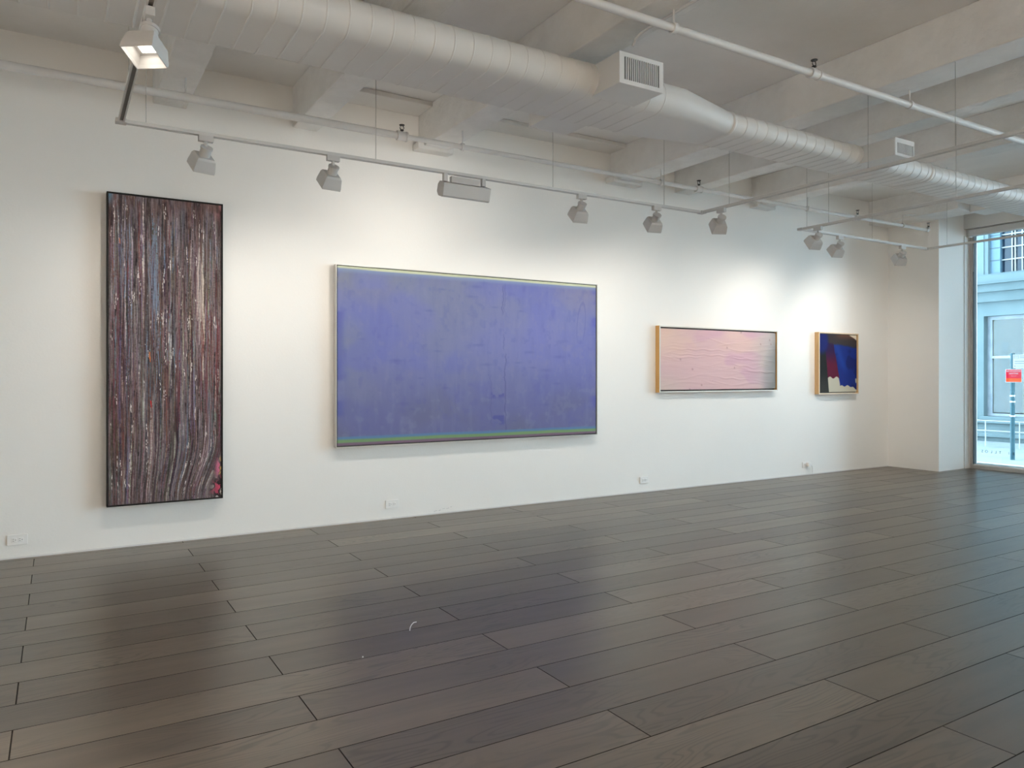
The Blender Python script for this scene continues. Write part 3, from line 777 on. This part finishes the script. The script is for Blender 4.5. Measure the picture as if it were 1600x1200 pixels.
# ------------------------------------------------------------------ outlets
def outlet(x0, label):
    o = thing('wall_outlet', (x0+.062, D, .134), label, 'outlet', 'outlets low on the picture wall')
    x1, z0, z1 = x0+.124, .097, .172
    rel(MB().box((x0, D-.011, z0),(x1, D, z1)), o).build('cover_plate', M_plate, o, bevel=.003)
    for cx in (x0+.043, x0+.082):
        f = rel(MB().box((cx-.016, D-.0135, .118),(cx+.016, D-.009, .151)), o).build('receptacle', M_plate, o, bevel=.003)
        for dz in (-.0065, .0065):
            rel(MB().box((cx-.009, D-.0141, .1345+dz-.0014),(cx-.001, D-.0134, .1345+dz+.0014)), o).build('blade_slot', M_slot, f)
        rel(MB().tube([(cx+.009, D-.0141, .1345),(cx+.009, D-.0134, .1345)], .0028, 8), o).build('ground_hole', M_slot, f)
    return o
outlet(-.304, 'white double outlet on the bare wall beside the tall striped picture')
outlet(2.534, 'white double outlet below the wide blue picture')
outlet(5.536, 'white double outlet below the gap between the blue and pink pictures')
o4 = outlet(8.305, 'white outlet below the small dark picture, with an adaptor plugged in')
ad = thing('plug_adaptor', (8.40, D-.01, .14), 'small white adaptor and thin cord plugged into the outlet', 'adaptor')
rel(MB().box((8.372, D-.055, .112),(8.43, D-.0142, .165)), ad).build('adaptor_body', M_plate, ad, bevel=.006)
rel(MB().tube([(8.43, D-.03, .15),(8.455, D-.03, .135),(8.475, D-.03, .10),(8.485, D-.025, .06),(8.49, D-.02, .006)], .004, 8), ad).build('cord', M_plate, ad, True)

# scuffed plaster patches low on the wall
sp = MB()
r_ = random.Random(4)
for i in range(9):
    x = 3.03+.02*i+r_.uniform(-.008,.008); zz = .03+.0025*i+r_.uniform(-.006,.006); a = r_.uniform(.005,.012)
    sp.tube([(x-a, D-.0005, zz),(x, D-.0025, zz+.002),(x+a, D-.0005, zz+r_.uniform(-.003,.004))], [.001,.004,.001], 6)
sp = tag(sp.build('plaster_patch', M_white), 'small rough white plaster patch low on the wall below the blue picture', 'plaster patch')

# thread and crumb on the floor
tag(MB().tube([(1.535,3.525,.002),(1.552,3.560,.003),(1.575,3.595,.004),(1.600,3.625,.003),(1.618,3.628,.002)], .0022, 6).build('loose_thread', M_plate, None, True),
    'short pale curled thread lying on the floor planks', 'thread')
tag(MB().frustum(.004, .002, 0, .005, Matrix.Translation((1.205,3.306,0)), 7).build('paper_crumb', M_plate), 'tiny white crumb lying on the floor planks', 'crumb')

# ------------------------------------------------------------------ street outside
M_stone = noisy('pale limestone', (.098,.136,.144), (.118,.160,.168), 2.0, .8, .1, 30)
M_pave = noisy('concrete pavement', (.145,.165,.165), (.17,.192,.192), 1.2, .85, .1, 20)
M_bronze = noisy('weathered window frame', (.20,.23,.26), (.27,.30,.33), 5, .5)
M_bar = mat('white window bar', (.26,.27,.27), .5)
M_blueglass = mat('dark window glass', (.009,.022,.040), .1, 0, .3)
M_paleglass = mat('pale blue window panel', (.075,.14,.19), .5)
M_beige = mat('beige interior wall', (.62,.50,.34), .8)
M_post = mat('green blue painted post', (.022,.075,.095), .6, 0, .3)
M_rail = mat('grey rail paint', (.35,.38,.40), .5)
M_red = mat('red sign face', (.34,.008,.02), .7, 0, .1)
M_orange = mat('orange red sign face', (.45,.045,.01), .7, 0, .1)
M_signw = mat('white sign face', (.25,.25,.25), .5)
M_ink = mat('dark sign ink', (.05,.07,.09), .6)

GZ = -.12
walk = struct(MB().box((XW+.3, -14, GZ-.2), (19.5, 16, GZ-.012)).build('ground', M_groove))
for i in range(5):
    for j in range(16):
        a = XW+.3+i*1.30; b_ = -8+j*1.30
        MB().box((a+.004, b_+.004, GZ-.012), (a+1.296, b_+1.296, GZ)).build('paving_slab', M_pave, walk)

FX = 17.5
bd = thing('building', (FX, 6.0, GZ), 'pale stone building across the street with barred upper windows', 'building')
def bp(name, a, b, m, parent=None, bevel=0): return rel(MB().box(a, b), bd).build(name, m, parent or bd, bevel=bevel)
# bays repeat along the street every 3.6 m; the seen one starts at y = 8.7
bays = [8.70, 5.10]
WY = 2.5
edges = [12.0]
for y in bays: edges += [y, y-WY]
edges.append(2.0)
for i in range(0, len(edges), 2):
    bp('wall_pier', (FX, edges[i+1], GZ), (FX+.5, edges[i], 7.0), M_stone)
for y in bays:
    bp('wall_panel', (FX, y-WY, GZ), (FX+.5, y, .41), M_stone)
    bp('wall_panel', (FX, y-WY, 2.61), (FX+.5, y, 3.54), M_stone)
    bp('wall_panel', (FX, y-WY, 6.3), (FX+.5, y, 7.0), M_stone)
    # lower shop window
    w_ = bp('shop_window', (FX+.16, y-WY, .41), (FX+.22, y-WY+.09, 2.61), M_bronze)
    bp('window_jamb', (FX+.16, y-.10, .41), (FX+.22, y, 2.61), M_bronze, w_)
    bp('window_head', (FX+.16, y-WY+.09, 2.53), (FX+.22, y-.10, 2.61), M_bronze, w_)
    bp('window_foot', (FX+.16, y-WY+.09, .41), (FX+.22, y-.10, .47), M_bronze, w_)
    bp('transom', (FX+.14, y-WY+.09, 1.68), (FX+.22, y-.10, 1.735), M_bar, w_)
    bp('pane', (FX+.185, y-WY+.09, .47), (FX+.195, y-.10, 2.53), M_glass, w_)
    bp('sill', (FX-.10, y-WY-.05, .33), (FX+.16, y+.05, .41), M_stone, w_, .01)
    # room behind the shop window
    bp('room_back', (FX+2.4, y-WY, .2), (FX+2.5, y+.4, 2.9), M_beige)
    bp('room_side', (FX+.5, y+.3, .2), (FX+2.4, y+.4, 2.9), M_paleglass)
    bp('room_ceiling', (FX+.5, y-WY, 2.8), (FX+2.4, y+.4, 2.9), M_stone)
    bp('room_floor', (FX+.5, y-WY, .2), (FX+2.4, y+.4, .3), M_pave)
    bp('counter', (FX+1.5, y-WY, .3), (FX+1.9, y-.45, 1.30), M_bronze)
    for q in range(3):
        bp('cabinet_front', (FX+1.47, y-1.0-.5*q, .45), (FX+1.499, y-.6-.5*q, 1.15), M_paleglass)
    # upper barred window
    g = bp('upper_window', (FX+.20, y-WY, 3.54), (FX+.23, y-.29, 6.3), M_blueglass)
    bp('side_panel', (FX+.10, y-.29, 3.54), (FX+.20, y-.08, 6.3), M_paleglass, g)
    bp('reveal', (FX+.02, y-.08, 3.54), (FX+.20, y, 6.3), M_stone, g)
    for yb in (.50, .56, .70, .92, 1.14, 1.36, 1.60, 1.82, 2.04, 2.26):
        bp('upright_bar', (FX+.16, y-yb-.010, 3.54), (FX+.20, y-yb+.010, 6.3), M_bar, g)
    for zb in (3.83, 4.10, 4.38, 4.66, 4.94, 5.22, 5.5):
        bp('cross_bar', (FX+.155, y-WY, zb-.012), (FX+.20, y-.29, zb+.012), M_bar, g)
        bp('cross_bar', (FX+.095, y-.29, zb-.006), (FX+.11, y-.08, zb+.006), M_gasket, g)
    lp = bpy.data.lights.new('room_lamp', 'POINT'); lp.energy = 40; lp.color = (1,.85,.6); lp.shadow_soft_size = .2
    lo = bpy.data.objects.new('room_lamp', lp); C.objects.link(lo); lo.parent = bd; lo.location = (1.2, y-1.2-6.0, 2.6-GZ)
for z0, z1, out in ((3.31, 3.50, .10), (3.295, 3.312, .26), (3.14, 3.295, .16), (3.128, 3.14, .19), (2.93, 3.128, .07), (2.915, 2.93, .10)):
    bp('cornice_course', (FX-out, 2.0, z0), (FX+.02, 12, z1), M_stone)
for z0, z1, out in ((.27, .33, .16), (-.02, .04, .30), (GZ, -.02, .22), (.04, .27, .08)):
    bp('plinth_course', (FX-out, 2.0, z0), (FX+.02, 12, z1), M_stone)
bp('roof', (FX, 2.0, 7.0), (FX+6, 12, 7.3), M_stone)
bp('rear_wall', (FX+2.5, 2.0, GZ), (FX+2.7, 12, 7.0), M_bronze)

rl = thing('railing', (15.9, 6.0, GZ), 'low grey railing at the foot of the stone building', 'railing')
for zz in (.40, .20):
    rel(MB().tube([(15.9, -4, zz), (15.9, 11, zz)], .013, 8), rl).build('rail', M_bar, rl)
for i in range(16):
    y = 7.87-.62*i+1.24
    rel(MB().tube([(15.9, y, GZ), (15.9, y, .40)], .011, 8), rl).build('rail_post', M_rail, rl)

sg = thing('street_sign', (13.75, 6.39, GZ), 'red no standing sign and white parking sign on a blue-green street post', 'sign')
rel(MB().tube([(13.78, 6.39, GZ), (13.78, 6.39, 1.68)], .034, 10), sg).build('post', M_post, sg, True)
for zz in (.62, .86, .96):
    rel(MB().tube([(13.78, 6.39, zz-.012), (13.78, 6.39, zz+.012)], .040, 10), sg).build('clamp_band', M_alu, sg)
def sign_panel(y0, y1, z0, z1, m, rim):
    s = rel(MB().box((13.725, y0, z0), (13.735, y1, z1)), sg).build('sign_panel', M_signw, sg, bevel=.004)
    return s
def sign_text(body, size, y, z, m, parent):
    o = bpy.data.objects.new('lettering', text_mesh(body, size, m, .0008)); C.objects.link(o); o.parent = parent
    o.location = (13.7235-sg.location.x, y-sg.location.y, z-sg.location.z); o.rotation_euler = (R(90), 0, R(-90))
s1 = sign_panel(6.22, 6.478, 1.185, 1.412, M_red, 1)
rel(MB().box((13.7238, 6.230, 1.255), (13.7252, 6.468, 1.402)), sg).build('red_field', M_red, s1)
rel(MB().box((13.7238, 6.230, 1.195), (13.7252, 6.468, 1.255)), sg).build('orange_field', M_orange, s1)
sign_text('NO STANDING', .034, 6.349, 1.375, M_signw, s1)
sign_text('ANYTIME', .034, 6.349, 1.335, M_signw, s1)
sign_text('<---->', .030, 6.349, 1.293, M_signw, s1)
s2 = sign_panel(6.09, 6.36, 1.422, 1.655, M_signw, 1)
ic = MB()
for a, b in (((6.335,1.585),(6.342,1.645)), ((6.272,1.585),(6.279,1.645)), ((6.272,1.638),(6.342,1.645)), ((6.272,1.585),(6.342,1.590)), ((6.285,1.612),(6.328,1.619))):
    ic.box((13.7235, min(a[0],b[0]), a[1]), (13.7252, max(a[0],b[0]), b[1]))
rel(ic, sg).build('pictogram', M_ink, s2)
ar = MB().box((13.7235, 6.115, 1.457), (13.7252, 6.335, 1.462))
for yy_ in (6.330, 6.120):
    ar.box((13.7235, yy_-.006, 1.450), (13.7252, yy_+.006, 1.469))
rel(ar, sg).build('double_arrow', M_ink, s2)
bl = MB()
for zz, a, b in ((1.63,6.12,6.255),(1.60,6.14,6.255),(1.54,6.11,6.335),(1.505,6.17,6.335)):
    bl.box((13.7235, a, zz-.005), (13.7252, b, zz+.005))
rel(bl, sg).build('small_print', M_ink, s2)
